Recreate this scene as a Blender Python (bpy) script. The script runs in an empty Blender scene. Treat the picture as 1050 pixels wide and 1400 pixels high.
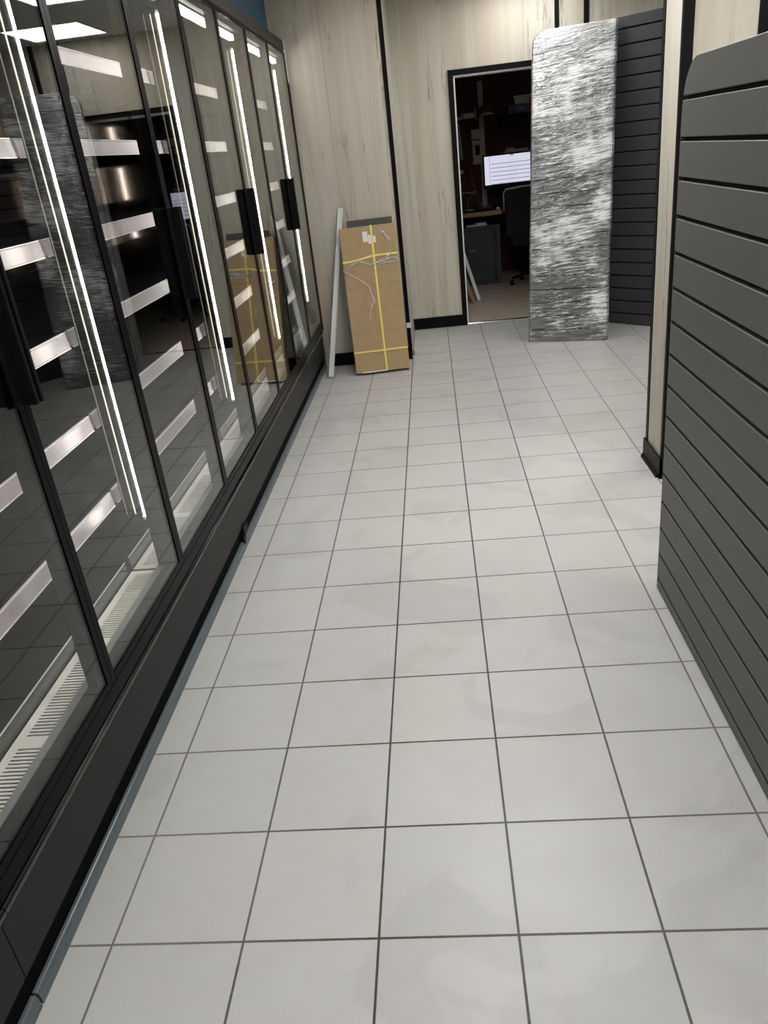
import bpy, bmesh, math, random
from mathutils import Vector, Matrix, noise
random.seed(7)
C = bpy.context.scene.collection
S = bpy.context.scene
R = math.radians
# ---------------------------------------------------------------- camera, world, exposure
cam = bpy.data.cameras.new('camera')
cam.sensor_fit = 'VERTICAL'; cam.sensor_height = 36.0
cam.lens = 1046.97 * 36.0 / 1400.0
cam.clip_start = 0.02
camo = bpy.data.objects.new('camera', cam); C.objects.link(camo)
camo.location = (0.8287, -1.0928, 1.5311)
camo.rotation_euler = (1.12917468, 0.106441901, 0.049259649)
S.camera = camo
w = bpy.data.worlds.new('world'); S.world = w; w.use_nodes = True
w.node_tree.nodes['Background'].inputs[0].default_value = (.9, .95, 1, 1)
w.node_tree.nodes['Background'].inputs[1].default_value = 0.05
S.view_settings.view_transform = 'Standard'; S.view_settings.look = 'None'
S.view_settings.gamma = 1.0; S.view_settings.use_curve_mapping = False
S.view_settings.exposure = 1.13
PANEL = 12.0      # ceiling light panels
LED = 17.0        # light tubes inside the fridges
CEIL = 2.6
PANELS = [(1.70, 5.55, .45), (1.10, 4.30, .36), (1.10, 2.20, 1.05), (1.70, 0.75, 1), (1.10, -1.05, 1.1), (2.9, 3.6, .6), (2.9, 0.75, .8), (2.9, -1.6, .8)]
S.cycles.max_bounces = 16; S.cycles.transparent_max_bounces = 40; S.cycles.glossy_bounces = 8
S.cycles.diffuse_bounces = 5; S.cycles.sample_clamp_indirect = 8.0
S.cycles.caustics_reflective = True

# ---------------------------------------------------------------- materials
def srgb(r, g, b):
    f = lambda c: (c/255/12.92) if c/255 <= .04045 else ((c/255+.055)/1.055)**2.4
    return (f(r), f(g), f(b), 1)
class NT:
    def __init__(s, name):
        s.m = bpy.data.materials.new(name); s.m.use_nodes = True; s.t = s.m.node_tree
        s.b = s.t.nodes['Principled BSDF']; s.out = s.t.nodes['Material Output']
    def n(s, typ, **kw):
        nd = s.t.nodes.new(typ)
        for k, v in kw.items():
            if k.startswith('i_'):
                key = k[2:]; key = int(key) if key.isdigit() else key.replace('_', ' ')
                s.set(nd.inputs[key], v)
            else: setattr(nd, k, v)
        return nd
    def set(s, sock, v):
        if isinstance(v, bpy.types.NodeSocket): s.t.links.new(v, sock)
        elif isinstance(v, bpy.types.Node): s.t.links.new(v.outputs[0], sock)
        else: sock.default_value = v
    def math(s, op, a, b=0.0, c=0.0, clamp=False):
        nd = s.t.nodes.new('ShaderNodeMath'); nd.operation = op; nd.use_clamp = clamp
        s.set(nd.inputs[0], a); s.set(nd.inputs[1], b); s.set(nd.inputs[2], c); return nd.outputs[0]
    def mix(s, fac, a, b, blend='MIX'):
        nd = s.t.nodes.new('ShaderNodeMix'); nd.data_type = 'RGBA'; nd.blend_type = blend
        s.set(nd.inputs[0], fac); s.set(nd.inputs[6], a); s.set(nd.inputs[7], b); return nd.outputs[2]
    def ramp(s, fac, stops):
        nd = s.t.nodes.new('ShaderNodeValToRGB'); el = nd.color_ramp.elements
        while len(el) < len(stops): el.new(.5)
        for e, (p, c) in zip(el, stops):
            e.position = p; e.color = c if hasattr(c, '__len__') else (c, c, c, 1)
        s.set(nd.inputs[0], fac); return nd.outputs[0]
    def pos(s, scale=(1, 1, 1), rot=(0, 0, 0)):
        g = s.n('ShaderNodeNewGeometry'); mp = s.n('ShaderNodeMapping')
        s.t.links.new(g.outputs['Position'], mp.inputs[0])
        mp.inputs['Scale'].default_value = scale; mp.inputs['Rotation'].default_value = rot
        return mp.outputs[0]
    def noise(s, vec, scale, detail=4, rough=.55, dist=0.0):
        nd = s.n('ShaderNodeTexNoise'); s.set(nd.inputs['Vector'], vec)
        nd.inputs['Scale'].default_value = scale; nd.inputs['Detail'].default_value = detail
        nd.inputs['Roughness'].default_value = rough; nd.inputs['Distortion'].default_value = dist
        return nd.outputs[0]
    def bump(s, h, strength=.2, dist=.01):
        nd = s.n('ShaderNodeBump'); nd.inputs['Strength'].default_value = strength; nd.inputs['Distance'].default_value = dist
        s.set(nd.inputs['Height'], h); return nd.outputs[0]
    def p(s, **kw):
        for k, v in kw.items(): s.set(s.b.inputs[k.replace('_', ' ')], v)
        return s
def plain(name, col, rough=.5, metal=0.0, spec=.5, var=.08, vs=9.0, bump=0.0, bs=120):
    t = NT(name); p = t.pos()
    nz = t.noise(p, vs, 3)
    dark = tuple(c*(1-var) for c in col[:3])+(1,); lite = tuple(min(1, c*(1+var)) for c in col[:3])+(1,)
    t.p(Base_Color=t.mix(nz, dark, lite), Roughness=rough, Metallic=metal, Specular_IOR_Level=spec)
    if bump: t.p(Normal=t.bump(t.noise(p, bs, 2), bump, .002))
    return t.m
def emis(name, col, strength):
    t = NT(name); t.p(Base_Color=(0, 0, 0, 1), Emission_Color=col, Emission_Strength=strength); return t.m

def m_floor():
    t = NT('grey_tile'); g = t.n('ShaderNodeNewGeometry'); sp = t.n('ShaderNodeSeparateXYZ')
    t.t.links.new(g.outputs['Position'], sp.inputs[0])
    def dist(o):
        a = t.math('DIVIDE', o, .3); r = t.math('ROUND', a); return t.math('MULTIPLY', t.math('ABSOLUTE', t.math('SUBTRACT', a, r)), .3), t.math('FLOOR', a)
    dx, ix = dist(sp.outputs[0]); dy, iy = dist(sp.outputs[1])
    wob = t.math('MULTIPLY', t.math('SUBTRACT', t.noise(t.pos(), 40, 2), .5), .0012)
    d = t.math('ADD', t.math('MINIMUM', dx, dy), wob)
    grout = t.math('SUBTRACT', 1, t.math('DIVIDE', t.math('SUBTRACT', d, .0022), .0012, clamp=True), clamp=True)
    cell = t.n('ShaderNodeCombineXYZ'); t.set(cell.inputs[0], ix); t.set(cell.inputs[1], iy)
    wn = t.n('ShaderNodeTexWhiteNoise'); wn.noise_dimensions = '2D'; t.set(wn.inputs[0], cell.outputs[0])
    big = t.noise(t.pos(), 1.7, 5, .6); mid = t.noise(t.pos(), 9, 4, .65); fine = t.noise(t.pos(), 260, 2)
    base = t.mix(big, (.455, .452, .435, 1), (.565, .568, .56, 1))
    base = t.mix(t.math('MULTIPLY', wn.outputs[0], .35), base, (.60, .59, .565, 1))
    base = t.mix(t.math('MULTIPLY', t.math('POWER', mid, 3), .5), base, (.40, .38, .35, 1))
    base = t.mix(t.math('MULTIPLY', fine, .30), base, (.32, .31, .29, 1))
    smear = t.ramp(t.noise(t.pos((1, 1, 1)), 2.3, 3, .5, 1.2), [(.54, 0), (.60, 1)])
    base = t.mix(t.math('MULTIPLY', smear, .24), base, (.33, .325, .31, 1))
    gn = t.noise(t.pos((1, 1, 1)), 1.1, 4, .7)
    # grout: darkest along the walked middle of the aisle, paler near the fridge and the stand
    mid_d = t.math('SUBTRACT', 1, t.math('DIVIDE', t.math('ABSOLUTE', t.math('SUBTRACT', sp.outputs[0], .8)), .75, clamp=True), clamp=True)
    gcol = t.mix(t.math('MULTIPLY', t.math('ADD', mid_d, gn), .85, clamp=True), (.27, .255, .235, 1), (.036, .033, .030, 1))
    t.p(Base_Color=t.mix(grout, base, gcol), Roughness=t.math('ADD', t.math('MULTIPLY', mid, .18), .30), Specular_IOR_Level=.42)
    h = t.math('ADD', t.math('MULTIPLY', grout, -1), t.math('MULTIPLY', fine, .05))
    t.p(Normal=t.bump(h, .35, .002)); return t.m
def m_oak(name='pale_oak', tone=1.0):
    t = NT(name)
    v = t.pos((1, 1, .055)); v2 = t.pos((1, 1, .018))
    n1 = t.noise(v, 16, 5, .6, .25); n2 = t.noise(v, 4.2, 3, .5, .4); n3 = t.noise(v2, 46, 4, .65)
    c = t.ramp(n1, [(.28, (.47*tone, .445*tone, .375*tone, 1)), (.5, (.60*tone, .58*tone, .505*tone, 1)), (.75, (.68*tone, .665*tone, .59*tone, 1))])
    c = t.mix(t.math('MULTIPLY', n3, .55), c, (.44*tone, .42*tone, .37*tone, 1))
    c = t.mix(t.ramp(n2, [(.42, 0), (.66, .75)]), c, (.50*tone, .415*tone, .32*tone, 1))
    # fine dark cracks and knots that run with the grain
    cr = t.noise(t.pos((1, 1, .05)), 9, 6, .55, .6)
    line = t.math('SUBTRACT', 1, t.math('DIVIDE', t.math('ABSOLUTE', t.math('SUBTRACT', cr, .5)), .0085, clamp=True), clamp=True)
    gate = t.ramp(t.noise(t.pos((1, 1, .45)), 3.1, 2), [(.47, 0), (.60, 1)])
    c = t.mix(t.math('MULTIPLY', t.math('MULTIPLY', line, gate), .85), c, (.13, .11, .085, 1))
    vo = t.n('ShaderNodeTexVoronoi'); t.set(vo.inputs['Vector'], t.pos((1, 1, .5))); vo.inputs['Scale'].default_value = 4.2
    kn = t.math('SUBTRACT', 1, t.math('DIVIDE', vo.outputs[0], .045, clamp=True), clamp=True)
    c = t.mix(t.math('MULTIPLY', kn, .7), c, (.16, .13, .10, 1))
    g = t.n('ShaderNodeNewGeometry'); sp = t.n('ShaderNodeSeparateXYZ'); t.t.links.new(g.outputs['Position'], sp.inputs[0])
    a = t.math('DIVIDE', t.math('SUBTRACT', sp.outputs[0], .17), .497)
    seam = t.math('LESS_THAN', t.math('ABSOLUTE', t.math('SUBTRACT', a, t.math('ROUND', a))), .0026)
    c = t.mix(t.math('MULTIPLY', seam, .6), c, (.12, .10, .08, 1))
    t.p(Base_Color=c, Roughness=.5, Specular_IOR_Level=.3, Normal=t.bump(n3, .12, .002)); return t.m
def m_glass(name, tint=(.988, .992, .988, 1), r0=.025, rough=0.0, k=1.0):
    t = NT(name); lw = t.n('ShaderNodeLayerWeight'); lw.inputs[0].default_value = .5
    f = t.math('ADD', t.math('MULTIPLY', t.math('POWER', lw.outputs['Facing'], 5.0), k), r0, clamp=True)
    tr = t.n('ShaderNodeBsdfTransparent'); tr.inputs[0].default_value = tint
    gl = t.n('ShaderNodeBsdfGlossy'); gl.inputs['Roughness'].default_value = rough; gl.inputs[0].default_value = (.97, .99, .98, 1)
    mx = t.n('ShaderNodeMixShader'); t.set(mx.inputs[0], f); t.t.links.new(tr.outputs[0], mx.inputs[1]); t.t.links.new(gl.outputs[0], mx.inputs[2])
    t.t.links.new(mx.outputs[0], t.out.inputs[0]); return t.m
def m_film(name, haze_and_glint, r0, rough, along, across, slope, bump=.6):
    t = NT(name); lw = t.n('ShaderNodeLayerWeight'); lw.inputs[0].default_value = .5
    m1 = t.n('ShaderNodeMapping'); t.set(m1.inputs[0], t.pos((1, 1, 1), (0, slope, 0))); m1.inputs['Scale'].default_value = (along, along, across)
    v = m1.outputs[0]
    n1 = t.noise(v, 1.0, 7, .72, .6)
    m2 = t.n('ShaderNodeMapping'); t.set(m2.inputs[0], t.pos((1, 1, 1), (0, slope*2.2, 0))); m2.inputs['Scale'].default_value = (along*2.2, along*2.2, across*2.6)
    n2 = t.noise(m2.outputs[0], 1.0, 5, .7, .5)
    h = t.math('ADD', n1, t.math('MULTIPLY', n2, .45))
    bp = t.bump(h, bump, .03); t.set(lw.inputs['Normal'], bp)
    f = t.math('ADD', t.math('MULTIPLY', t.math('POWER', lw.outputs['Facing'], 4.0), 1-r0), r0, clamp=True)
    tr = t.n('ShaderNodeBsdfTransparent'); tr.inputs[0].default_value = (.97, .975, .975, 1)
    gl = t.n('ShaderNodeBsdfGlossy'); gl.inputs['Roughness'].default_value = rough; t.set(gl.inputs['Normal'], bp)
    df = t.n('ShaderNodeBsdfDiffuse'); df.inputs[0].default_value = (.92, .94, .95, 1)
    patch = t.noise(t.pos((1, 1, 1)), 3.2, 3, .6)
    crease = t.math('ADD', t.math('MULTIPLY', n1, .45), t.math('ADD', t.math('MULTIPLY', n2, .55), t.math('MULTIPLY', t.math('SUBTRACT', patch, .5), .55)))
    m1s = t.n('ShaderNodeMixShader'); t.set(m1s.inputs[0], t.math('MULTIPLY', t.ramp(crease, [(.508, 0), (.568, 1)]), haze_and_glint))  # white haze along creases, with highlight streaks painted in as diffuse white
    t.t.links.new(tr.outputs[0], m1s.inputs[1]); t.t.links.new(df.outputs[0], m1s.inputs[2])
    mx = t.n('ShaderNodeMixShader'); t.set(mx.inputs[0], f); t.t.links.new(m1s.outputs[0], mx.inputs[1]); t.t.links.new(gl.outputs[0], mx.inputs[2])
    t.t.links.new(mx.outputs[0], t.out.inputs[0]); return t.m
def m_perf():
    t = NT('dark_perforated_steel'); v = t.pos((1, 1, 1))
    vo = t.n('ShaderNodeTexVoronoi'); t.set(vo.inputs['Vector'], v); vo.inputs['Scale'].default_value = 55; vo.inputs['Randomness'].default_value = 0.0
    hole = t.math('LESS_THAN', vo.outputs[0], .28)
    t.p(Base_Color=t.mix(hole, (.058, .028, .012, 1), (.004, .003, .002, 1)), Roughness=.075, Metallic=1.0, Specular_IOR_Level=.5); return t.m
def m_card():
    t = NT('brown_cardboard'); n = t.noise(t.pos((1, 1, .2)), 30, 4); n2 = t.noise(t.pos(), 3, 3)
    t.p(Base_Color=t.mix(n, (.36, .25, .135, 1), (.45, .325, .185, 1)), Roughness=.65, Specular_IOR_Level=.25, Normal=t.bump(n, .15, .002))
    return t.m
def m_ceil():
    t = NT('ceiling_tiles'); g = t.n('ShaderNodeNewGeometry'); sp = t.n('ShaderNodeSeparateXYZ'); t.t.links.new(g.outputs['Position'], sp.inputs[0])
    def d(o, off):
        a = t.math('DIVIDE', t.math('SUBTRACT', o, off), .6); return t.math('ABSOLUTE', t.math('SUBTRACT', a, t.math('ROUND', a)))
    line = t.math('LESS_THAN', t.math('MINIMUM', d(sp.outputs[0], .2), d(sp.outputs[1], .05)), .02)
    n = t.noise(t.pos(), 90, 3)
    t.p(Base_Color=t.mix(line, t.mix(n, (.66, .66, .65, 1), (.76, .76, .75, 1)), (.82, .82, .82, 1)), Roughness=.85); return t.m
def m_beige():
    t = NT('beige_vinyl'); n = t.noise(t.pos((1, .1, 1)), 12, 5); 
    t.p(Base_Color=t.mix(n, (.42, .36, .27, 1), (.55, .48, .37, 1)), Roughness=.4); return t.m
def m_screen():
    t = NT('lit_monitor_screen'); tc = t.n('ShaderNodeTexCoord'); sp = t.n('ShaderNodeSeparateXYZ'); t.t.links.new(tc.outputs['Object'], sp.inputs[0])
    x, z = sp.outputs[0], sp.outputs[2]
    rows = t.math('FRACT', t.math('DIVIDE', z, .042))
    line = t.math('MULTIPLY', t.math('LESS_THAN', rows, .14), t.math('MULTIPLY', t.math('GREATER_THAN', x, .075), t.math('LESS_THAN', z, .24)))
    side = t.math('MULTIPLY', t.math('GREATER_THAN', x, .055), t.math('LESS_THAN', x, .062))
    head = t.math('MULTIPLY', t.math('GREATER_THAN', z, .283), t.math('MULTIPLY', t.math('GREATER_THAN', x, .29), t.math('LESS_THAN', x, .325)))
    dark = t.math('MAXIMUM', t.math('MAXIMUM', line, t.math('MULTIPLY', side, .5)), head)
    txt = t.math('MULTIPLY', t.math('GREATER_THAN', t.noise(t.pos((1, 1, 1)), 160, 1), .62), t.math('MULTIPLY', t.math('GREATER_THAN', x, .25), t.math('LESS_THAN', x, .36)))
    dark = t.math('MAXIMUM', dark, t.math('MULTIPLY', txt, t.math('MULTIPLY', t.math('GREATER_THAN', rows, .3), .35)))
    col = t.mix(dark, (.76, .76, .92, 1), (.16, .16, .24, 1))
    t.p(Base_Color=(0.01, .01, .01, 1), Emission_Color=col, Emission_Strength=.40, Roughness=.3); return t.m
M = dict(
 floor=m_floor(), oak=m_oak(tone=.98), ceil=m_ceil(), beige=m_beige(),
 black=plain('black_trim', (.004, .004, .0055, 1), .42, spec=.10), sill=plain('grey_plastic_sill', (.20, .205, .195, 1), .5), nose=plain('polished_black_rail', (.004, .004, .005, 1), .08, spec=1.0), jet=plain('black_gloss', (.003, .003, .004, 1), .25, spec=.05),
 matte=plain('black_matte', (.003, .003, .004, 1), .65, spec=.03), steelblk=plain('black_painted_steel', (.015, .0148, .0145, 1), .42, spec=.16, var=.04), frameblk=plain('black_door_frame', (.005, .005, .005, 1), .5, spec=.05, var=.04),
 canopy=plain('dark_grey_painted_steel', (.027, .0255, .024, 1), .45, var=.04, spec=.3),
 slat=plain('charcoal_slatwall', (.130, .129, .124, 1), .5, var=.03, spec=.35), slatd=plain('dark_slatwall', (.046, .049, .054, 1), .42, var=.05, spec=.4),
 slatw=plain('grey_slatwall', (.070, .077, .083, 1), .5, var=.05), groove=plain('groove_black', (.003, .003, .003, 1), .7, spec=.1),
 glass=m_glass('clear_glass'), perf=m_perf(), riser=m_glass('clear_acrylic', (.90, .92, .92, 1), .06, .03),
 strip=plain('brushed_ticket_strip', (.44, .395, .41, 1), .34, .35, var=.12, vs=30), stripj=plain('strip_joint', (.02, .02, .03, 1), .4),
 grille=plain('cream_enamel', (.78, .755, .69, 1), .45, var=.03),
 chrome=plain('polished_metal', (.75, .75, .74, 1), .12, 1.0), alu=plain('white_aluminium', (.80, .83, .85, 1), .3, .1, var=.03),
 bumper=plain('grey_vinyl_bumper', (.085, .105, .118, 1), .26, spec=.5, var=.15, vs=4), blue=plain('blue_paint', (.033, .105, .185, 1), .55),
 card=m_card(), strap=plain('yellow_strap', (.80, .70, .16, 1), .35), foam=plain('dark_grey_board', (.05, .05, .047, 1), .6),
 ridge=plain('cardboard_crease', (.30, .18, .075, 1), .7), film=m_film('stretch_film', .95, .12, .075, 5, 105, R(4), .95),
 tape=m_film('clear_tape', 1.0, .5, .2, 60, 60, 0, .5), paper=plain('white_paper', (.75, .75, .73, 1), .6),
 led=emis('white_led', (1, .955, .87, 1), LED), led_ghost1=emis('warm_led_ghost', (1, .88, .68, 1), .62), led_ghost2=emis('dim_led_ghost', (1, .92, .78, 1), .12), ledtop=emis('white_led_bar', (1, .96, .90, 1), 9.0),
 white=plain('white_paint', (.74, .74, .73, 1), .5), maroon=plain('dark_red_wall', (.075, .014, .012, 1), .7), dark=plain('painted_room_gloom', (.012, .009, .009, 1), .7, spec=.2),
 wood=plain('light_wood_edge', (.46, .27, .13, 1), .5, var=.2, vs=40), desk=plain('dark_desk', (.018, .016, .015, 1), .45),
 safe=plain('dark_teal_steel', (.030, .042, .047, 1), .42), safe2=plain('dark_teal_steel_trim', (.045, .060, .066, 1), .4), screen=m_screen(), plastic=plain('black_plastic', (.004, .004, .005, 1), .45, spec=.12),
 grey=plain('grey_plastic', (.22, .21, .20, 1), .5), putty=plain('putty_plastic', (.46, .42, .38, 1), .5), mesh=plain('black_mesh', (.010, .010, .012, 1), .8),
 bluebox=plain('blue_card', (.05, .05, .22, 1), .45), red=plain('red_cloth', (.12, .02, .018, 1), .8), magenta=plain('magenta_card', (.25, .02, .07, 1), .5), brown=plain('raw_plywood', (.36, .235, .11, 1), .6))

# ---------------------------------------------------------------- mesh helpers
class MB:
    def __init__(s): s.v = []; s.f = []
    def add(s, vs, fs):
        o = len(s.v); s.v += [Vector(v) for v in vs]; s.f += [[i+o for i in f] for f in fs]; return s
    def box(s, x0, x1, y0, y1, z0, z1, M4=None):
        vs = [Vector((x, y, z)) for z in (z0, z1) for y in (y0, y1) for x in (x0, x1)]
        if M4: vs = [M4 @ v for v in vs]
        return s.add(vs, [(0, 2, 3, 1), (4, 5, 7, 6), (0, 1, 5, 4), (2, 6, 7, 3), (0, 4, 6, 2), (1, 3, 7, 5)])
    def prism(s, poly, f0, f1):      # poly: 2-D outline, f0/f1 place it at the two ends
        n = len(poly); vs = [f0(p) for p in poly]+[f1(p) for p in poly]
        fs = [list(range(n))[::-1], list(range(n, 2*n))]+[(i, (i+1) % n, n+(i+1) % n, n+i) for i in range(n)]
        return s.add(vs, fs)
    def exty(s, poly, y0, y1): return s.prism(poly, lambda p: (p[0], y0, p[1]), lambda p: (p[0], y1, p[1]))
    def tube(s, pts, r, n=10, cap=True):
        pts = [Vector(p) for p in pts]; rings = []
        rr = r if hasattr(r, '__len__') else [r]*len(pts)
        for i, p in enumerate(pts):
            d = (pts[min(i+1, len(pts)-1)]-pts[max(i-1, 0)]).normalized()
            a = d.orthogonal().normalized() if i == 0 else (rings[-1][1]-d*rings[-1][1].dot(d)).normalized()
            b = d.cross(a); rings.append(([p+(a*math.cos(t)+b*math.sin(t))*rr[i] for t in [2*math.pi*k/n for k in range(n)]], a))
        vs = [v for ring, _ in rings for v in ring]; fs = []
        for i in range(len(pts)-1):
            for k in range(n): fs.append((i*n+k, i*n+(k+1) % n, (i+1)*n+(k+1) % n, (i+1)*n+k))
        if cap: fs += [list(range(n))[::-1], list(range((len(pts)-1)*n, len(pts)*n))]
        return s.add(vs, fs)
    def lathe(s, prof, c, n=24):
        vs = [(c[0]+r*math.cos(2*math.pi*k/n), c[1]+r*math.sin(2*math.pi*k/n), c[2]+z) for r, z in prof for k in range(n)]
        fs = [((i*n+k), i*n+(k+1) % n, (i+1)*n+(k+1) % n, (i+1)*n+k) for i in range(len(prof)-1) for k in range(n)]
        fs += [list(range(n))[::-1], list(range((len(prof)-1)*n, len(prof)*n))]
        return s.add(vs, fs)
    def ribbon(s, pts, nrm, wid, th=.0006):
        pts = [Vector(p) for p in pts]; nrm = Vector(nrm).normalized()
        for i in range(len(pts)-1):
            a, b = pts[i], pts[i+1]; d = (b-a).normalized(); q = nrm.cross(d)*wid/2; e = nrm*th
            s.add([a-q, a+q, b+q, b-q, a-q+e, a+q+e, b+q+e, b-q+e], [(0, 1, 2, 3), (7, 6, 5, 4), (0, 4, 5, 1), (1, 5, 6, 2), (2, 6, 7, 3), (3, 7, 4, 0)])
        return s
def wloc(o):
    v = Vector((0, 0, 0))
    while o is not None: v += o.location; o = o.parent
    return v
def obj(name, mb, mat, parent=None, bevel=0.0, smooth=False, loc=None):
    me = bpy.data.meshes.new(name)
    off = wloc(parent) + (Vector(loc) if loc else Vector((0, 0, 0)))
    me.from_pydata([tuple(v-off) for v in mb.v], [], mb.f)
    bm = bmesh.new(); bm.from_mesh(me); bmesh.ops.recalc_face_normals(bm, faces=bm.faces)
    if bevel:
        ed = [e for e in bm.edges if len(e.link_faces) == 2 and e.calc_face_angle(0) > R(35)]
        bmesh.ops.bevel(bm, geom=ed, offset=bevel, segments=2, profile=.5, affect='EDGES', clamp_overlap=True)
    bm.to_mesh(me); bm.free()
    if smooth:
        for p in me.polygons: p.use_smooth = True
    me.materials.append(M[mat] if isinstance(mat, str) else mat)
    o = bpy.data.objects.new(name, me); C.objects.link(o)
    if loc: o.location = loc
    if parent: o.parent = parent
    return o
def tag(o, label=None, cat=None, group=None, kind=None):
    if label: o['label'] = label
    if cat: o['category'] = cat
    if group: o['group'] = group
    if kind: o['kind'] = kind
    return o
def thing(name, label, cat, loc, group=None):
    o = bpy.data.objects.new(name, None); C.objects.link(o); o.location = loc; o.empty_display_size = .1
    return tag(o, label, cat, group)
def struct(name, mb, mat, parent=None, bevel=0.0, label=None):
    o = obj(name, mb, mat, parent, bevel)
    if parent is None: o['kind'] = 'structure'
    if label: o['label'] = label
    return o
def bx(*a): return MB().box(*a)

# ---------------------------------------------------------------- the shell
XR, YB = 3.6, -3.2
struct('floor', bx(-1.0, XR, YB, 6.10, -.05, 0), 'floor')
struct('floor_backroom', bx(.9, 3.2, 6.10, 9.1, -.05, 0.0), 'beige')
struct('ceiling', bx(-1.1, XR+.1, YB-.1, 6.2, CEIL, CEIL+.08), 'ceil')
COLX, COLY, DY = .598, 4.99, 6.05
struct('wall_left', bx(-1.1, -1.0, YB, 6.2, 0, CEIL), 'white')
struct('wall_bulkhead', bx(-1.0, -.18, YB, COLY, 2.285, CEIL), 'blue')
struct('wall_column', bx(-1.0, COLX, COLY, DY, 0, CEIL), 'oak')
bw = MB(); D0, D1, DH = 1.09, 1.885, 2.012
bw.box(COLX, D0, DY, DY+.12, 0, CEIL).box(D1, XR, DY, DY+.12, 0, CEIL).box(D0, D1, DY, DY+.12, DH, CEIL)
struct('wall_back', bw, 'oak')
struct('wall_right', bx(XR, XR+.1, YB, 6.2, 0, CEIL), 'oak')
struct('wall_front', bx(-1.0, XR, YB-.1, YB, 0, CEIL), 'oak')
struct('baseboard_column', bx(-.06, COLX, COLY-.014, COLY, 0, .10), 'black', bevel=.002)
struct('baseboard_back', MB().box(COLX, D0-.042, DY-.014, DY, 0, .10).box(D1+.042, XR, DY-.014, DY, 0, .10), 'black', bevel=.002)
# corner trim on the boxed column, hanging slightly clear of the floor
t1 = struct('trim_1', MB().box(COLX-.026, COLX+.004, COLY-.006, COLY, .028, CEIL).box(COLX, COLX+.004, COLY-.006, COLY+.022, .028, CEIL), 'black')
obj('corner_clip', bx(COLX-.024, COLX+.012, COLY-.010, COLY-.006, .25, .29), 'alu', t1, .001)
obj('end_stop', bx(COLX+.004, COLX+.022, COLY-.008, COLY+.01, .03, .062), 'grey', t1, .002)
struct('trim_2', bx(1.906, 1.940, DY-.012, DY, 0, CEIL), 'black')
struct('trim_3', bx(2.131, 2.170, DY-.012, DY, 0, CEIL), 'black')
# door frame
df = MB(); fw = .042
df.box(D0-fw, D0, DY-.016, DY, 0, DH+fw).box(D1, D1+fw, DY-.016, DY, 0, DH+fw).box(D0, D1, DY-.016, DY, DH, DH+fw)
dfr = struct('door_1', df, 'black', bevel=.002)
obj('door_jamb', MB().box(D0, D0+.012, DY-.004, DY+.14, 0, DH-.012).box(D1-.012, D1, DY-.004, DY+.14, 0, DH-.012).box(D0, D1, DY-.004, DY+.14, DH-.012, DH), 'white', dfr)
obj('threshold', bx(D0+.012, D1-.012, DY+.03, DY+.075, 0, .006), 'chrome', dfr, .002)
# pillar with black corner trims
PX, PY = 1.815, 2.30
struct('wall_pillar', bx(PX, 2.12, PY, 2.577, 0, CEIL), 'oak')
struct('trim_4', MB().box(PX-.004, PX, PY-.004, PY+.022, 0, CEIL).box(PX-.004, PX+.035, PY-.006, PY, 0, CEIL), 'black')
struct('trim_5', MB().box(PX-.004, PX, 2.547, 2.581, 0, CEIL).box(PX-.004, PX+.03, 2.577, 2.581, 0, CEIL), 'black')
struct('trim_6', MB().box(2.082, 2.124, PY-.006, PY, 0, CEIL).box(2.12, 2.124, PY-.006, PY+.03, 0, CEIL), 'black')
struct('baseboard_pillar', MB().box(PX-.012, PX-.004, PY-.014, 2.59, 0, .098).box(PX-.012, 2.13, PY-.014, PY-.006, 0, .098).exty([(PX-.024, 0), (PX-.012, 0), (PX-.012, .02), (PX-.018, .014)], PY+.005, 2.585), 'black')
# back room shell; the unlit room's gloom is put into its dark colours
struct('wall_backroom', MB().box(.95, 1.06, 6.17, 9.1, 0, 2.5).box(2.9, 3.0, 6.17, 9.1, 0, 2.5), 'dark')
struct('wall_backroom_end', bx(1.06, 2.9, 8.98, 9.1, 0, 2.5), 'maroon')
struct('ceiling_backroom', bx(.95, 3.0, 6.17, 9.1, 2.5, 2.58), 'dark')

# ---------------------------------------------------------------- ceiling lights
t = thing('ceiling_light', 'added unseen ceiling panel that brightens the dark office beyond the door', 'ceiling light', (2.2, 7.4, 2.5))
obj('diffuser', bx(2.05, 2.35, 7.25, 7.55, 2.488, 2.494), emis('added_office_fill', (1, .9, .8, 1), 2.2), t)  # added fill light, out of view, lifts the dark office
obj('light_frame', bx(2.03, 2.37, 7.23, 7.57, 2.494, 2.5), 'white', t)
wh = ['farthest ceiling panel, in front of the office door', 'ceiling panel above the aisle near the cardboard box', 'ceiling panel beside the wooden pillar', 'ceiling panel over the middle of the tiled aisle', 'ceiling panel behind the camera over the aisle', 'ceiling panel beyond the pillar on the right', 'ceiling panel over the far side of the slatwall stand', 'ceiling panel nearest the back right of the shop']
for (x, y, q), lb in zip(PANELS, wh):
    t = thing('ceiling_light', 'square white LED '+lb, 'ceiling light', (x, y, CEIL), 'square ceiling light panels')
    obj('diffuser', bx(x-.29, x+.29, y-.29, y+.29, CEIL-.008, CEIL-.004), emis('light_diffuser', (1, .985, .96, 1), PANEL*q), t)
    f = MB()
    for a, b, c, d in ((-.3, .3, -.3, -.29), (-.3, .3, .29, .3), (-.3, -.29, -.29, .29), (.29, .3, -.29, .29)): f.box(x+a, x+b, y+c, y+d, CEIL-.012, CEIL)
    obj('light_frame', f, 'white', t)

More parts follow.
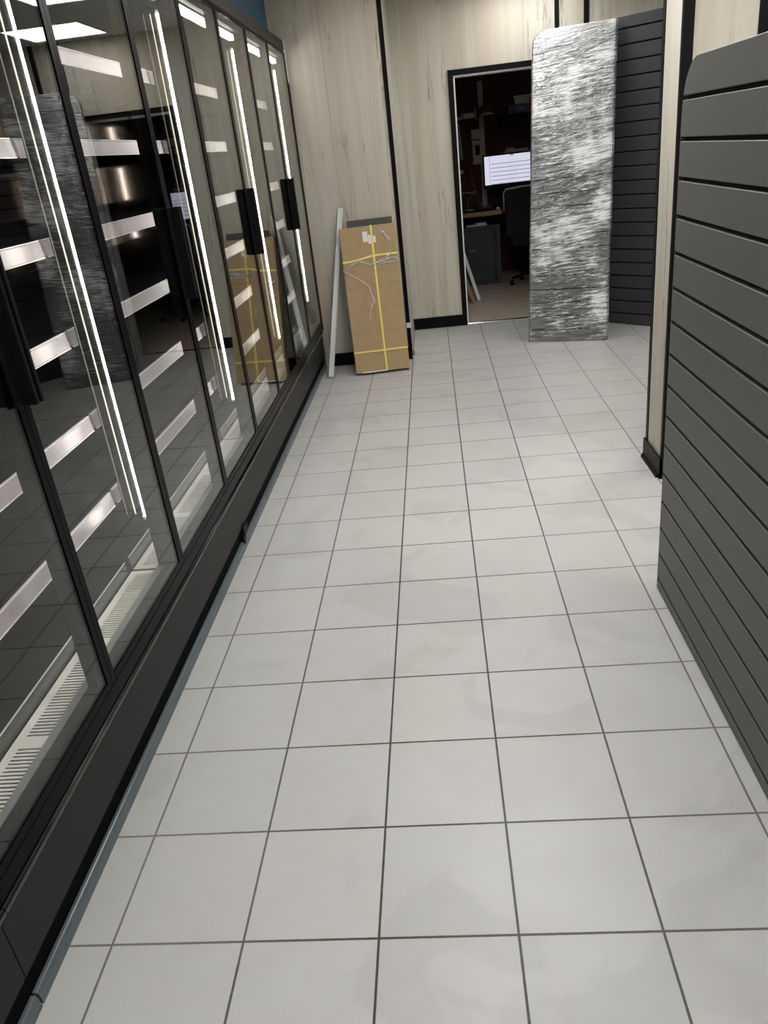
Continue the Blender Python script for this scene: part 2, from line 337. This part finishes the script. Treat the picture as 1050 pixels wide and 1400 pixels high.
# ---------------------------------------------------------------- display fridges
BAY, XG = 1.28, -.09       # two doors of 0.64 m per bay; glass plane
DZ0, DZ1 = .352, 2.205     # door bottom and top
LEV = [.61, .8675, 1.125, 1.3825, 1.64, 1.8975]
def door(t, y0, y1, handle_at):
    hinge = y1 if handle_at == y0 else y0
    th = {y0: .022, y1: .022}
    a, b = y0+.002, y1-.002
    d = obj('door', MB().box(XG-.048, XG-.022, a+.002, a+.026, DZ0, DZ1).box(XG-.048, XG-.022, b-.026, b-.002, DZ0, DZ1)
            .box(XG-.048, XG-.022, a+.026, b-.026, DZ0, DZ0+.018).box(XG-.048, XG-.022, a+.026, b-.026, DZ1-.030, DZ1), 'frameblk', t)
    e = MB()
    e.box(XG-.020, XG+.002, a, a+th[y0], DZ0, DZ1).box(XG-.020, XG+.003, b-th[y1], b, DZ0, DZ1)
    e.box(XG-.020, XG+.003, a+th[y0], b-th[y1], DZ0, DZ0+.020).box(XG-.020, XG+.003, a+th[y0], b-th[y1], DZ1-.012, DZ1)
    obj('edge_seal', e, 'jet', d)
    g0, g1 = a+th[y0], b-th[y1]
    obj('glass_pane', MB().box(XG-.003, XG, g0, g1, DZ0+.02, DZ1-.012), 'glass', d)
    # handle: a tall black flat grip with a returned lip, on the meeting edge
    s = 1 if handle_at == y0 else -1
    h0 = handle_at + s*.006
    prof = [(XG+.003, h0), (XG+.044, h0), (XG+.044, h0+s*.012), (XG+.012, h0+s*.012), (XG+.012, h0+s*.034), (XG+.003, h0+s*.034)]
    obj('handle', MB().prism(prof, lambda p: (p[0], p[1], 1.115), lambda p: (p[0], p[1], 1.43)), 'plastic', d, .002)
    return d
def fridge(label, ln, end=False):
    y0, y1, nb = ln[0], ln[-1], len(ln)-1; k0, k1 = y0, y1
    t = thing('display_fridge', label, 'fridge', (-.5, (y0+y1)/2, 0), 'glass door display fridges along the left wall')
    # carcass
    obj('cabinet_body', MB().box(-.93, -.84, y0, y1, .0, 2.27).box(-.84, -.15, y0, y1, .0, .28).box(-.84, -.12, y0, y1, 2.225, 2.27), 'matte', t)
    obj('back_panel', bx(-.80, -.79, y0+.004, y1-.004, .30, 2.20), 'perf', t)
    obj('base_deck', bx(-.79, -.29, y0+.004, y1-.004, .28, .315), 'matte', t)
    obj('canopy', MB().exty([(-.16, 2.212), (XG-.004, 2.212), (XG+.004, 2.220), (XG+.004, 2.274), (XG-.004, 2.279), (-.18, 2.279)], y0+.001, y1-.001), 'canopy', t)
    obj('head_rail', bx(-.15, XG-.012, y0, y1, 2.205, 2.213), 'jet', t)
    obj('door_sill', MB().exty([(-.17, .30), (XG-.006, .30), (XG+.002, .308), (XG+.002, .346), (XG-.002, .350), (-.17, .350)], y0+.001, y1-.001), 'jet', t)
    obj('inner_sill', bx(-.174, -.140, y0+.002, y1-.002, .350, .354), 'sill', t)
    nose = [(XG-.05, .268)] + [(XG-.010+.014*math.cos(R(a)), .284+.014*math.sin(R(a))) for a in range(-80, 91, 17)] + [(XG-.05, .298)]
    obj('nose_rail', MB().exty(nose, k0+.001, k1-.001), 'nose', t)
    kp = obj('kick_panel', MB().exty([(-.135, .085), (-.113, .085), (-.110, .088), (-.110, .258), (-.105, .261), (-.105, .2655), (-.135, .2655)], k0+.0015, k1-.0015), 'steelblk', t)
    obj('top_lip', bx(-.1055, -.1035, k0+.002, k1-.002, .2605, .2635), 'chrome', kp)
    obj('plinth', bx(-.16, -.116, k0, k1, 0, .086), 'matte', t)
    bp = [(-.1155, 0), (-.099, 0), (-.0985, .004), (-.1005, .006), (-.1005, .010)] + [(-.1115+.011*math.cos(R(a)), .022+.013*math.sin(R(a))) for a in range(0, 91, 15)] + [(-.1155, .035)]
    obj('bumper_strip', MB().exty(bp, k0+.003, k1-.003), 'bumper', t)
    # doors
    for b in range(nb):
        ya, yb = ln[b], ln[b+1]; ym = yb-BAY/2
        door(t, ya, ym, ym); door(t, ym, yb, ym)
    # uprights with LED tubes at each hinge line
    for b in range(nb+1):
        yy = ln[b]
        if b == 0: u0, u1 = yy+.001, yy+.010
        elif b == nb: u0, u1 = yy-.014, yy-.001
        else: u0, u1 = yy-.012, yy+.012
        up = obj('upright', bx(-.166, XG-.05, u0, u1, .33, 2.2), 'matte', t)
        obj('light_bracket', bx(-.240, -.166, u1-.003, u1, .50, 2.13), 'matte', up)
        if b > 0:
            yl = yy-(.004 if b < nb else .009); top = 2.105
            led = obj('led_and_ghost_line', MB().tube([(-.170, yl, .535), (-.172, yl, top)], .0048, 12), 'led', up)
            obj('led_and_ghost_line', MB().tube([(-.201, yl, .55), (-.201, yl, top)], .0023, 8), 'led_ghost1', up)  # glowing line added in place of the tube's first reflection in the glass
            obj('led_and_ghost_line', MB().tube([(-.229, yl, .55), (-.229, yl, top)], .0018, 8), 'led_ghost2', up)  # fainter added line in place of the second reflection
            for z in (.530, top): obj('led_cap', MB().tube([(-.172, yl, z), (-.172, yl, z+.010)], .0075, 12), 'white', up)
    # shelves, grille, riser, top light
    for b in range(nb):
        ya, yb = ln[b]+.010, ln[b+1]-.004
        for z in LEV:
            sh = obj('shelf', MB().box(-.785, -.272, ya, yb, z+.004, z+.022).box(-.785, -.30, ya, ya+.003, z-.03, z+.004).box(-.785, -.30, yb-.003, yb, z-.03, z+.004), 'matte', t)
            sp = [(-.2735, z+.024), (-.2705, z+.0245), (-.2640, z+.020), (-.2590, z-.020), (-.2615, z-.0235), (-.2690, z-.018)]
            obj('ticket_strip', MB().exty(sp, ya+.003, yb-.003), 'strip', sh)
            for q in (z-.0245, z+.0225): obj('strip_edge', bx(-.2605 if q < z else -.2665, -.2575 if q < z else -.2630, ya+.003, yb-.003, q, q+.0022), 'alu', sh)
        gr = MB(); gx0, gx1, gz = -.268, -.180, .338
        n = 102; step = (yb-ya)/n
        gr.box(gx0, gx0+.022, ya, yb, gz-.003, gz)                       # plain rear band
        blanks = [0.0, .33, .66, 1.0]
        for k in range(n):
            s0 = ya+k*step; fr = (k+.5)/n
            wide = any(abs(fr-q) < .016 for q in blanks)
            s1 = s0+step*(1.0 if wide else .52)
            gr.box(gx0+.022, gx1, s0, s1, gz-.003, gz).box(gx1-.003, gx1, s0, s1, gz-.045, gz-.003)
        gr.box(gx1-.003, gx1+.006, ya, yb, gz-.056, gz-.045)
        obj('air_grille', gr, 'grille', t)
        rs = obj('riser', bx(-.277, -.273, ya+.004, yb-.02, .318, .382), 'riser', t)
        obj('riser_edge', bx(-.2772, -.2728, ya+.004, yb-.02, .382, .3835), 'alu', rs)
        lb = obj('top_light', bx(-.168, -.146, ya+.02, yb-.05, 2.143, 2.168), 'ledtop', t)
        for q in (ya+.008, yb-.05): obj('light_cap', bx(-.170, -.144, q, q+.012, 2.141, 2.17), 'alu', lb)
    if end:
        e = obj('end_panel', MB().box(-.93, XG-.012, y1+.003, y1+.022, .0, 2.279), 'canopy', t)
        obj('corner_profile', bx(XG-.012, XG+.006, y1+.003, y1+.022, .30, 2.02), 'canopy', e, .003)
        obj('corner_cap', bx(XG-.012, XG+.007, y1+.002, y1+.023, 2.02, 2.279), 'alu', e, .003)
    return t
F2 = fridge('tall black display fridge with four glass doors, nearest and largest on the left', [-.13, 1.12, 2.40])
F3 = fridge('tall black display fridge with glass doors ending at the pale column beside the cardboard box', [2.40, 3.68, 4.96], True)
F1 = fridge('black display fridge of which only the kick panel corner shows at the lower left edge', [-1.41, -.13])
obj('kick_clip', MB().box(-.118, -.101, 1.905, 1.975, .05, .092).box(-.112, -.098, 1.875, 1.91, .02, .06), 'plastic', F2, .003)

# ---------------------------------------------------------------- slatwall
def slats(mb, O, U, V, N, W, H, pitch, first, gap=.012, rl=0.0, rr=0.0, d=.014, ch=.0018):
    """slat polygons on the plane O + u*U + v*V, thickness d along N, top corners rounded by rl (u=0) and rr (u=W)"""
    O, U, V, N = map(Vector, (O, U, V, N))
    def lim(v, inset=0.0):
        a, b = inset, W-inset
        if rl and v > H-rl: a = rl-math.sqrt(max(0, rl*rl-(v-H+rl)**2))+inset
        if rr and v > H-rr: b = W-rr+math.sqrt(max(0, rr*rr-(v-H+rr)**2))-inset
        return a, b
    edges = []; v = 0.0; g = first
    while g < H-.03:
        edges.append((v, g-gap/2)); v = g+gap/2; g += pitch
    edges.append((v, H))
    for v0, v1 in edges:
        if v1-v0 < .004: continue
        n = 10 if (rl or rr) and v1 > H-max(rl, rr) else 1
        def loop(e):
            zs = [v0+e+(v1-v0-2*e)*math.sin(k/n*math.pi/2) for k in range(n+1)] if n > 1 else [v0+e, v1-e]
            return [(lim(z, e)[1], z) for z in zs]+[(lim(z, e)[0], z) for z in reversed(zs)]
        A, B = loop(0), loop(ch); m = len(A)
        P = lambda q, k: O+U*q[0]+V*q[1]+N*k
        vs = [P(q, 0) for q in A]+[P(q, d-ch) for q in A]+[P(q, d) for q in B]
        fs = [list(range(m))[::-1], list(range(2*m, 3*m))]
        for r in (0, 1):
            fs += [(r*m+i, r*m+(i+1) % m, (r+1)*m+(i+1) % m, (r+1)*m+i) for i in range(m)]
        mb.add(vs, fs)
    return mb
def backing(O, U, V, N, W, H, d0, d1, rl=0, rr=0):
    O, U, V, N = map(Vector, (O, U, V, N)); pl = [(0, 0), (W, 0)]
    if rr: pl += [(W-rr+rr*math.cos(R(a)), H-rr+rr*math.sin(R(a))) for a in range(0, 91, 15)]
    else: pl.append((W, H))
    if rl: pl += [(rl+rl*math.cos(R(a)), H-rl+rl*math.sin(R(a))) for a in range(90, 181, 15)]
    else: pl.append((0, H))
    return MB().prism(pl, lambda p: O+U*p[0]+V*p[1]+N*d0, lambda p: O+U*p[0]+V*p[1]+N*d1)
GX = 1.54; GY = 1.335
g = thing('slatwall_stand', 'large charcoal slatwall display stand with rounded top corner in the right foreground', 'display stand', (GX+.04, GY-.9, 0))
for o0, wd, rl_ in ((GY, 1.21, .12), (GY-1.212, 1.21, 0)):
    # u runs from the far end towards the camera
    p = obj('slat_panel', slats(MB(), (GX+.014, o0, .004), (0, -1, 0), (0, 0, 1), (-1, 0, 0), wd, 1.662, .102, .038+.102*0, .011, rl=rl_), 'slat', g)
    obj('panel_core', backing((GX+.014, o0-.002, .004), (0, -1, 0), (0, 0, 1), (-1, 0, 0), wd-.004, 1.658, -.012, -.0002, rl=rl_), 'groove', p)
obj('end_trim', bx(GX, GX+.064, GY-.0005, GY+.0015, .004, 1.535), 'slat', g)
obj('rear_panel', slats(MB(), (GX+.066, GY-2.42, .004), (0, 1, 0), (0, 0, 1), (1, 0, 0), 2.42, 1.662, .102, .038, .011, rr=.12), 'slat', g)
obj('stand_frame', backing((GX+.0665, GY-.003, .004), (0, -1, 0), (0, 0, 1), (-1, 0, 0), 2.414, 1.655, 0, .0395, rl=.12), 'groove', g)

dU = Vector((.7107, -.7035, 0)).normalized(); 
dN = Vector((dU.y, -dU.x, 0)).normalized()
if dN.y > 0: dN = -dN
O = Vector((2.2645, 5.5985, .002)) - dU*.42
dw = 1.02
cs = thing('corner_slatwall', 'dark slatwall panel standing diagonally in the corner behind the film wrapped panel', 'slatwall panel', O+dU*dw/2)
p = obj('slat_panel', slats(MB(), O-dN*.014, dU, (0, 0, 1), dN, dw, 2.215, .1025, .088, .010), 'slatd', cs)
obj('panel_core', backing(O-dN*.014, dU, (0, 0, 1), dN, dw, 2.212, -.014, -.0002), 'groove', cs)
obj('edge_trim', MB().prism([(0, -.012), (.01, -.012), (.01, .02), (0, .02)], lambda q: O+dU*(dw+q[0])+dN*(q[1]-.014), lambda q: O+dU*(dw+q[0])+dN*(q[1]-.014)+Vector((0, 0, 2.215))), 'slat', cs)

# ---------------------------------------------------------------- film wrapped panel leaning on the corner slatwall
A = Vector((1.542, 5.169, .004)); B = Vector((2.131, 5.003, .004)); U = (B-A).normalized(); n0 = Vector((-U.y, U.x, 0))
th = R(13.3); V = Vector((0, 0, 1))*math.cos(th)+n0*math.sin(th); N = U.cross(V)*1.0
if N.y > 0: N = -N
WW, WH = .612, 2.262
wp = thing('wrapped_panel', 'tall grey slatwall panel wrapped in shiny clear stretch film, leaning in the far corner', 'wrapped panel', (A+B)/2)
obj('slat_panel', slats(MB(), A-N*.014, U, V, N, WW, WH, .1025, .094, .010, rl=.10), 'slatw', wp)
obj('panel_core', backing(A-N*.014, U, V, N, WW, WH-.002, -.016, -.0002, rl=.10), 'groove', wp)
def film():
    mb = MB(); nu, nv = 44, 190; vs = []; r = .10
    for j in range(nv+1):
        v = -.002+(WH+.004)*j/nv
        a = 0.0
        if v > WH-r: a = r-math.sqrt(max(0, r*r-(min(v, WH)-WH+r)**2))
        for i in range(nu+1):
            s = i/nu; u = a-.004+(WW-a+.008)*s
            wv = noise.fractal(Vector((u*5+v*1.2, v*26-u*4, 1.7)), .8, 2.1, 4)
            w2 = noise.fractal(Vector((u*3+8, v*5, 4.2)), 1, 2, 3)
            k = .0045+.0035*wv*(0.5+abs(w2))+.002*w2
            if i in (0, nu): k = -.012
            vs.append(A+U*u+V*v+N*max(k, .0015 if 0 < i < nu else -.02))
    fs = [(j*(nu+1)+i, j*(nu+1)+i+1, (j+1)*(nu+1)+i+1, (j+1)*(nu+1)+i) for j in range(nv) for i in range(nu)]
    return mb.add(vs, fs)
obj('stretch_film', film(), 'film', wp, smooth=True)

# ---------------------------------------------------------------- cardboard box leaning on the column, boards behind it, white pole
A = Vector((.177, 4.598, .004)); B = Vector((.584, 4.647, .004)); U = (B-A).normalized(); n0 = Vector((-U.y, U.x, 0))
th = R(12); V = Vector((0, 0, 1))*math.cos(th)+n0*math.sin(th); N = n0*math.cos(th)-Vector((0, 0, 1))*math.sin(th)   # N points to the wall
bwid, bh, bt = .410, 1.05, .075
Wb = lambda u, v, n: A+U*u+V*v+N*n
lift = bt*math.sin(th)
A = A+Vector((0, 0, lift))
def obx(mb, u0, u1, v0, v1, n0_, n1_):
    return mb.add([Wb(u, v, n) for n in (n0_, n1_) for v in (v0, v1) for u in (u0, u1)], [(0, 2, 3, 1), (4, 5, 7, 6), (0, 1, 5, 4), (2, 6, 7, 3), (0, 4, 6, 2), (1, 3, 7, 5)])
cb = thing('cardboard_box', 'flat tall brown cardboard box with yellow straps and peeling clear tape, leaning on the column', 'box', (A+B)/2)
obj('carton', obx(MB(), 0, bwid, 0, bh, 0, bt), 'card', cb, .004)
cr = MB()
for v in (.29, .45, .625, .72): obx(cr, .012, .175 if v != .45 else .19, v, v+.003, -.0008, .0005); obx(cr, .215, bwid-.01, v+.012, v+.015, -.0008, .0005)
obx(cr, .193, .1955, .11, .74, -.0008, .0005)
obj('crease', cr, 'ridge', cb)
sv = MB(); obx(sv, .228, .241, 0, bh, -.0035, -.0012); obx(sv, .228, .241, bh, bh+.002, -.0035, bt)
obj('strap', sv, 'strap', cb)
for v, sag in ((.155, 0), (.84, -.018)):
    s2 = MB(); pts = [Wb(u*bwid, v+(.0 if sag == 0 else sag*math.sin(min(1, max(0, (.55-u)/.55))*math.pi/2)*1.6), -.0040) for u in [k/12 for k in range(13)]]
    s2.ribbon(pts, -N, .013, .0012)
    obj('strap', s2, 'strap', cb)
tp = MB()
def crink(pts, wid, amp=.008, seg=14):
    out = []
    for (a, b), (c, d_) in zip(pts, pts[1:]):
        for k in range(seg):
            f = k/seg; q = noise.noise(Vector((a*9+f*7, b*11, 2.0)))*amp; q2 = noise.noise(Vector((b*13+f*9, a*5, 7.0)))*amp
            out.append(Wb(a+(c-a)*f+q, b+(d_-b)*f+q2, -.006-.004*random.random()))
    for a, b in zip(out, out[1:]): tp.ribbon([a, b], -N+U*(random.random()-.5)*.9+V*(random.random()-.5)*.9, wid*(.5+random.random()), .0008)
crink([(.005, .755), (.06, .79), (.12, .81), (.20, .78), (.235, .785), (.30, .80), (.36, .815), (.415, .80)], .012)
crink([(.005, .755), (.03, .73), (.10, .69), (.17, .625), (.19, .55), (.20, .51)], .010)
crink([(.20, .78), (.28, .80), (.37, .845)], .010); crink([(.24, .77), (.31, .785), (.40, .78)], .009)
crink([(.29, 1.03), (.33, .98), (.37, .92)], .016); crink([(.20, .51), (.165, .47), (.15, .37)], .004)
obj('clear_tape', tp, 'tape', cb)
lb = MB()
obx(lb, .168, .205, .94, 1.012, -.0012, -.0004); obx(lb, .207, .228, .925, .985, -.0012, -.0004); obx(lb, .243, .262, .93, .975, -.0012, -.0004)
obj('label_and_glint', lb, 'paper', cb)  # white slivers: the label, with the tape's glint painted in
fl = MB(); obx(fl, .05, .23, -.001, .008, -.004, 0)
obj('torn_flap', fl, 'paper', cb)
pb = MB(); obx(pb, .065, .402, 0.03, 1.108, bt+.004, bt+.034)
bd = obj('board', pb, 'foam', None, .003, loc=tuple(Wb(.23, 0.03, bt+.02)))
tag(bd, 'dark grey board standing hidden behind the cardboard box with only its top edge showing', 'board')
# pole
a = Vector((-.025, 4.622, .002)); b = Vector((.168, 4.985, 1.185)); d = (b-a)
po = thing('aluminium_pole', 'thin white square tube leaning on the column left of the cardboard box', 'pole', a)
zx = d.normalized(); xx = Vector((1, -.2, 0)); xx = (xx-zx*xx.dot(zx)).normalized(); yx = zx.cross(xx)
mt = Matrix.Translation(a) @ Matrix((xx, yx, zx)).transposed().to_4x4()
L = d.length
obj('tube', MB().box(-.018, .018, -.010, .010, 0.008, L-.006, mt), 'alu', po, .002)
obj('lip', MB().box(.004, .018, -.014, -.010, .008, L-.006, mt), 'white', po)
obj('end_cap', MB().box(-.017, .017, -.009, .009, L-.006, L, mt), 'grey', po)

# ---------------------------------------------------------------- the office beyond the door
dk = thing('office_desk', 'dark office desk with a light wood front edge above the safe', 'desk', (1.37, 8.3, 0))
obj('desk_top', MB().box(1.08, 1.61, 8.07, 8.95, .757, .795).box(1.61, 2.85, 8.32, 8.95, .757, .795), 'desk', dk, .003)
obj('edge_band', bx(1.08, 1.612, 8.052, 8.07, .752, .797), 'wood', dk, .002)
obj('leg', bx(1.08, 1.11, 8.30, 8.94, 0, .757), 'desk', dk); obj('leg', bx(2.80, 2.84, 8.4, 8.94, 0, .757), 'desk', dk)
sf = thing('safe', 'dark teal steel safe standing on the office floor under the desk', 'safe', (1.34, 8.4, 0))
obj('safe_body', bx(1.12, 1.588, 8.12, 8.68, 0, .645), 'safe', sf, .006)
sd = obj('door', bx(1.15, 1.52, 8.105, 8.12, .05, .60), 'safe', sf, .004)
obj('handle', MB().box(1.245, 1.285, 8.085, 8.105, .375, .405).tube([(1.30, 8.105, .39), (1.30, 8.082, .39)], .012), 'grey', sd, .002)
for z in (.53, .10): obj('hinge', MB().tube([(1.535, 8.108, z-.05), (1.535, 8.108, z+.05)], .013), 'safe2', sf)
obj('frame_strip', bx(1.555, 1.588, 8.112, 8.12, .0, .645), 'safe2', sf)
tag(obj('paper_stack', MB().box(1.22, 1.45, 8.13, 8.30, .646, .658).box(1.32, 1.44, 8.14, 8.28, .658, .674), 'paper', None, loc=(1.33, 8.2, .646)), 'white papers lying on top of the dark safe under the desk', 'papers')
mo = thing('monitor', 'computer monitor with a lit white page on the office desk', 'monitor', (1.72, 8.46, .795))
me_s = obj('screen', bx(1.468, 1.978, 8.398, 8.404, 1.045, 1.340), 'screen', mo)
for v in me_s.data.vertices: v.co -= Vector((1.468-1.72, 0, 1.045-.795))
me_s.location = (1.468-1.72, 0, 1.045-.795)
obj('bezel', MB().box(1.452, 1.994, 8.404, 8.44, 1.012, 1.356).box(1.452, 1.468, 8.396, 8.404, 1.012, 1.356).box(1.978, 1.994, 8.396, 8.404, 1.012, 1.356).box(1.468, 1.978, 8.396, 8.404, 1.012, 1.045).box(1.468, 1.978, 8.396, 8.404, 1.340, 1.356), 'plastic', mo, .002)
obj('stand', MB().box(1.69, 1.75, 8.43, 8.47, .81, 1.1).box(1.60, 1.84, 8.38, 8.55, .797, .811), 'plastic', mo, .003)
obj('logo_mark', bx(1.715, 1.73, 8.3945, 8.396, 1.025, 1.032), 'grey', mo)
# keyboard, mouse, cables
kb = obj('keyboard', bx(1.30, 1.56, 8.16, 8.29, .797, .815), 'plastic', None, .003, loc=(1.43, 8.22, .797)); tag(kb, 'black keyboard on the dark desk above the light wood edge', 'keyboard')
ms = obj('mouse', MB().lathe([(.004, 0), (.024, .001), (.026, .012), (.018, .024), (.004, .028)], (1.578, 8.13, .797), 16), 'white', None, smooth=True, loc=(1.578, 8.13, .797)); tag(ms, 'small pale mouse at the right end of the desk edge', 'mouse')
for k, (x, y, lbx) in enumerate(((1.20, 8.2, 'loose grey cable coiled at the left end of the office desk'), (1.42, 8.42, 'loose grey cable coiled behind the keyboard'))):
    pts = [(x+.07*math.cos(a*.7)*(1-.02*a)+.004*a, y+.05*math.sin(a*.7), .806+.004*(a % 5)+.012*math.sin(a*.35+k)**2) for a in range(26)]
    tag(obj('cable', MB().tube(pts, .004, 6), 'grey', None, smooth=True, loc=(x, y, .80)), lbx, 'cable')
lp = thing('desk_lamp', 'small dark desk lamp with a grey arm beside the left door edge', 'lamp', (1.25, 8.34, .797))
obj('base', MB().lathe([(.05, 0), (.05, .012), (.012, .018)], (1.25, 8.34, .797), 18), 'plastic', lp)
obj('arm', MB().tube([(1.25, 8.34, .81), (1.26, 8.36, .92), (1.33, 8.38, .985)], .006, 8), 'grey', lp)
obj('shade', MB().box(1.20, 1.36, 8.33, 8.40, .985, 1.0), 'grey', lp, .003)
# wall side: conduit, wall phone, panel, shelf, boxes, cap, hanging items
cd = obj('conduit', bx(1.46, 1.52, 8.90, 8.98, .79, 2.12), 'putty', None, .004, loc=(1.49, 8.94, .8)); tag(cd, 'pale vertical cable duct on the red office wall', 'cable duct')
ph = thing('wall_phone', 'putty coloured wall telephone with cord hanging below the panel', 'telephone', (1.415, 8.86, 1.25))
obj('phone_body', bx(1.365, 1.465, 8.84, 8.88, 1.26, 1.52), 'putty', ph, .006)
obj('phone_cradle', bx(1.40, 1.452, 8.832, 8.84, 1.36, 1.47), 'plastic', ph, .002)
obj('handset', MB().tube([(1.378, 8.825, 1.31), (1.372, 8.815, 1.39), (1.385, 8.825, 1.48)], [.012, .009, .012], 8), 'putty', ph, smooth=True)
obj('cord', MB().tube([(1.372, 8.83, 1.31), (1.33, 8.80, 1.22), (1.34, 8.74, 1.08), (1.39, 8.66, .93), (1.42, 8.6, .81)], .005, 6), 'grey', ph, smooth=True)
tag(obj('wall_panel_box', bx(1.365, 1.458, 8.86, 8.90, 1.53, 1.635), 'putty', None, .004, loc=(1.41, 8.88, 1.53)), 'small putty coloured box on the wall above the telephone', 'wall box')
sh = thing('wall_shelf', 'black wall shelf high in the office above the monitor', 'shelf', (2.1, 8.8, 1.72))
obj('shelf_board', bx(1.66, 2.8, 8.58, 8.98, 1.715, 1.745), 'plastic', sh, .002)
obj('bracket', bx(1.70, 1.72, 8.62, 8.98, 1.60, 1.715), 'plastic', sh)
tag(obj('box', MB().box(1.775, 2.02, 8.62, 8.86, 1.747, 1.832), 'bluebox', None, .002, loc=(1.9, 8.74, 1.747)), 'blue box lying on the black office shelf', 'box')
bb = [o for o in C.objects if o.name.startswith('box')][-1]
obj('box_end', MB().box(1.7745, 1.80, 8.6185, 8.62, 1.749, 1.83).box(1.995, 2.0205, 8.6185, 8.62, 1.749, 1.83), 'magenta', bb)
obj('box_print', MB().box(1.86, 1.96, 8.6180, 8.62, 1.785, 1.80).box(1.86, 1.93, 8.6180, 8.62, 1.765, 1.775), 'grey', bb)
tb = thing('carton', 'small white carton resting on top of the blue box on the office shelf', 'box', (1.93, 8.74, 1.833))
obj('carton_body', bx(1.85, 2.01, 8.63, 8.84, 1.834, 1.895), 'putty', tb, .002); obj('carton_lid', bx(1.835, 2.025, 8.62, 8.85, 1.895, 1.917), 'putty', tb, .002)
ck = thing('cap', 'dark red and black cap hanging on the cable duct in the office', 'cap', (1.55, 8.86, 1.74))
obj('cap_crown', MB().lathe([(.085, 0), (.088, .03), (.075, .075), (.045, .10), (.006, .11)], (1.54, 8.78, 1.765), 20), 'red', ck, smooth=True)
obj('cap_peak', MB().tube([(1.47, 8.70, 1.768), (1.50, 8.66, 1.776), (1.56, 8.65, 1.778), (1.61, 8.67, 1.77)], [.010, .013, .013, .009], 8), 'putty', ck, smooth=True)
obj('cap_hook', MB().tube([(1.52, 8.89, 1.83), (1.53, 8.86, 1.85), (1.54, 8.80, 1.87)], .006, 6), 'plastic', ck)
wl = thing('wall_bracket', 'pale jointed bracket arm high on the left side of the office', 'bracket', (1.2, 8.3, 1.75))
obj('arm', MB().box(1.06, 1.25, 8.29, 8.32, 1.735, 1.765).box(1.24, 1.385, 8.27, 8.31, 1.742, 1.792), 'putty', wl, .004)
obj('joint', MB().tube([(1.25, 8.26, 1.765), (1.25, 8.33, 1.765)], .024, 12), 'grey', wl)
obj('clamp_pin', MB().tube([(1.39, 8.27, 1.72), (1.385, 8.27, 1.85)], .008, 8), 'grey', wl)
tag(obj('hanging_strap', MB().prism([(1.193, 1.70), (1.207, 1.70), (1.232, 1.34), (1.204, 1.34)], lambda p: (p[0], 8.292, p[1]), lambda p: (p[0], 8.297, p[1])), 'grey', None, loc=(1.21, 8.295, 1.34)), 'grey strap hanging from the bracket arm at the left door edge', 'strap')
tag(obj('adapter', bx(1.062, 1.225, 8.28, 8.33, 1.20, 1.235), 'putty', None, .004, loc=(1.15, 8.3, 1.2)), 'small pale plug adapter on the left office wall', 'adapter')
tag(obj('loose_papers', MB().box(1.72, 1.98, 8.58, 8.60, 1.357, 1.385).box(1.74, 1.83, 8.60, 8.62, 1.357, 1.40).box(1.70, 2.05, 8.57, 8.97, 1.33, 1.356), 'putty', None, .001, loc=(1.87, 8.7, 1.33)), 'papers and folders stacked behind the top of the monitor', 'papers')
tag(obj('filing_shelf', bx(1.68, 2.3, 8.57, 8.97, .797, 1.328), 'plastic', None, .003, loc=(1.95, 8.8, .797)), 'black desk cabinet standing behind the monitor', 'cabinet')
# office chair
ch = thing('office_chair', 'black mesh office chair with pale back frame in the doorway gloom', 'chair', (1.95, 7.95, 0))
obj('seat', bx(1.68, 2.18, 7.72, 8.2, .43, .51), 'mesh', ch, .03)
obj('backrest', MB().prism([(1.62, .55), (2.12, .55), (2.10, .98), (2.06, 1.015), (1.66, 1.015), (1.62, .98)], lambda p: (p[0], 7.70, p[1]), lambda p: (p[0], 7.73, p[1])), 'mesh', ch, .008)
obj('back_frame', MB().tube([(1.605, 7.70, .80), (1.605, 7.70, .98), (1.63, 7.70, 1.02), (1.80, 7.70, 1.035), (2.06, 7.70, 1.03)], [.007, .010, .011, .010, .009], 8), 'putty', ch, smooth=True)
obj('gas_column', MB().tube([(1.95, 7.95, .12), (1.95, 7.95, .43)], .03, 12), 'plastic', ch)
for k in range(5):
    an = R(190+72*k); ex, ey = 1.95+.27*math.cos(an), 7.95+.27*math.sin(an)
    lg = obj('leg', MB().tube([(1.95, 7.95, .13), (ex, ey, .075)], [.024, .013], 8), 'plastic', ch)
    obj('caster', MB().tube([(ex-.022, ey, .027), (ex+.022, ey, .027)], .026, 14), 'plastic', lg)
for s in (1.66, 2.2):
    obj('armrest', MB().tube([(s, 7.80, .46), (s-.0, 7.82, .64), (s, 8.02, .66)], [.014, .014, .018], 8), 'plastic', ch, smooth=True)
# boards leaning on the left office wall just inside the door
def lean(name, label, x0, y0, y1, xt, zt, thk, mat, cat):
    a = Vector((x0, 0, .002)); b = Vector((xt, 0, zt)); d = (b-a).normalized(); nn = Vector((-d.z, 0, d.x))
    if nn.x > 0: nn = -nn
    poly = [a, b, b+nn*thk, a+nn*thk]; dz = min(p.z for p in poly)
    mb = MB().prism([(p.x, p.z-dz+.001) for p in poly], lambda p: (p[0], y0, p[1]), lambda p: (p[0], y1, p[1]))
    return tag(obj(name, mb, mat, None, .002, loc=(x0, (y0+y1)/2, 0)), label, cat)
lean('leaning_board', 'white narrow board leaning in front of the brown one inside the office door', 1.285, 7.17, 7.30, 1.098, .66, .034, 'alu', 'board')
lean('leaning_board', 'brown wooden board leaning on the office wall inside the door', 1.222, 7.08, 7.16, 1.085, .46, .034, 'brown', 'board')
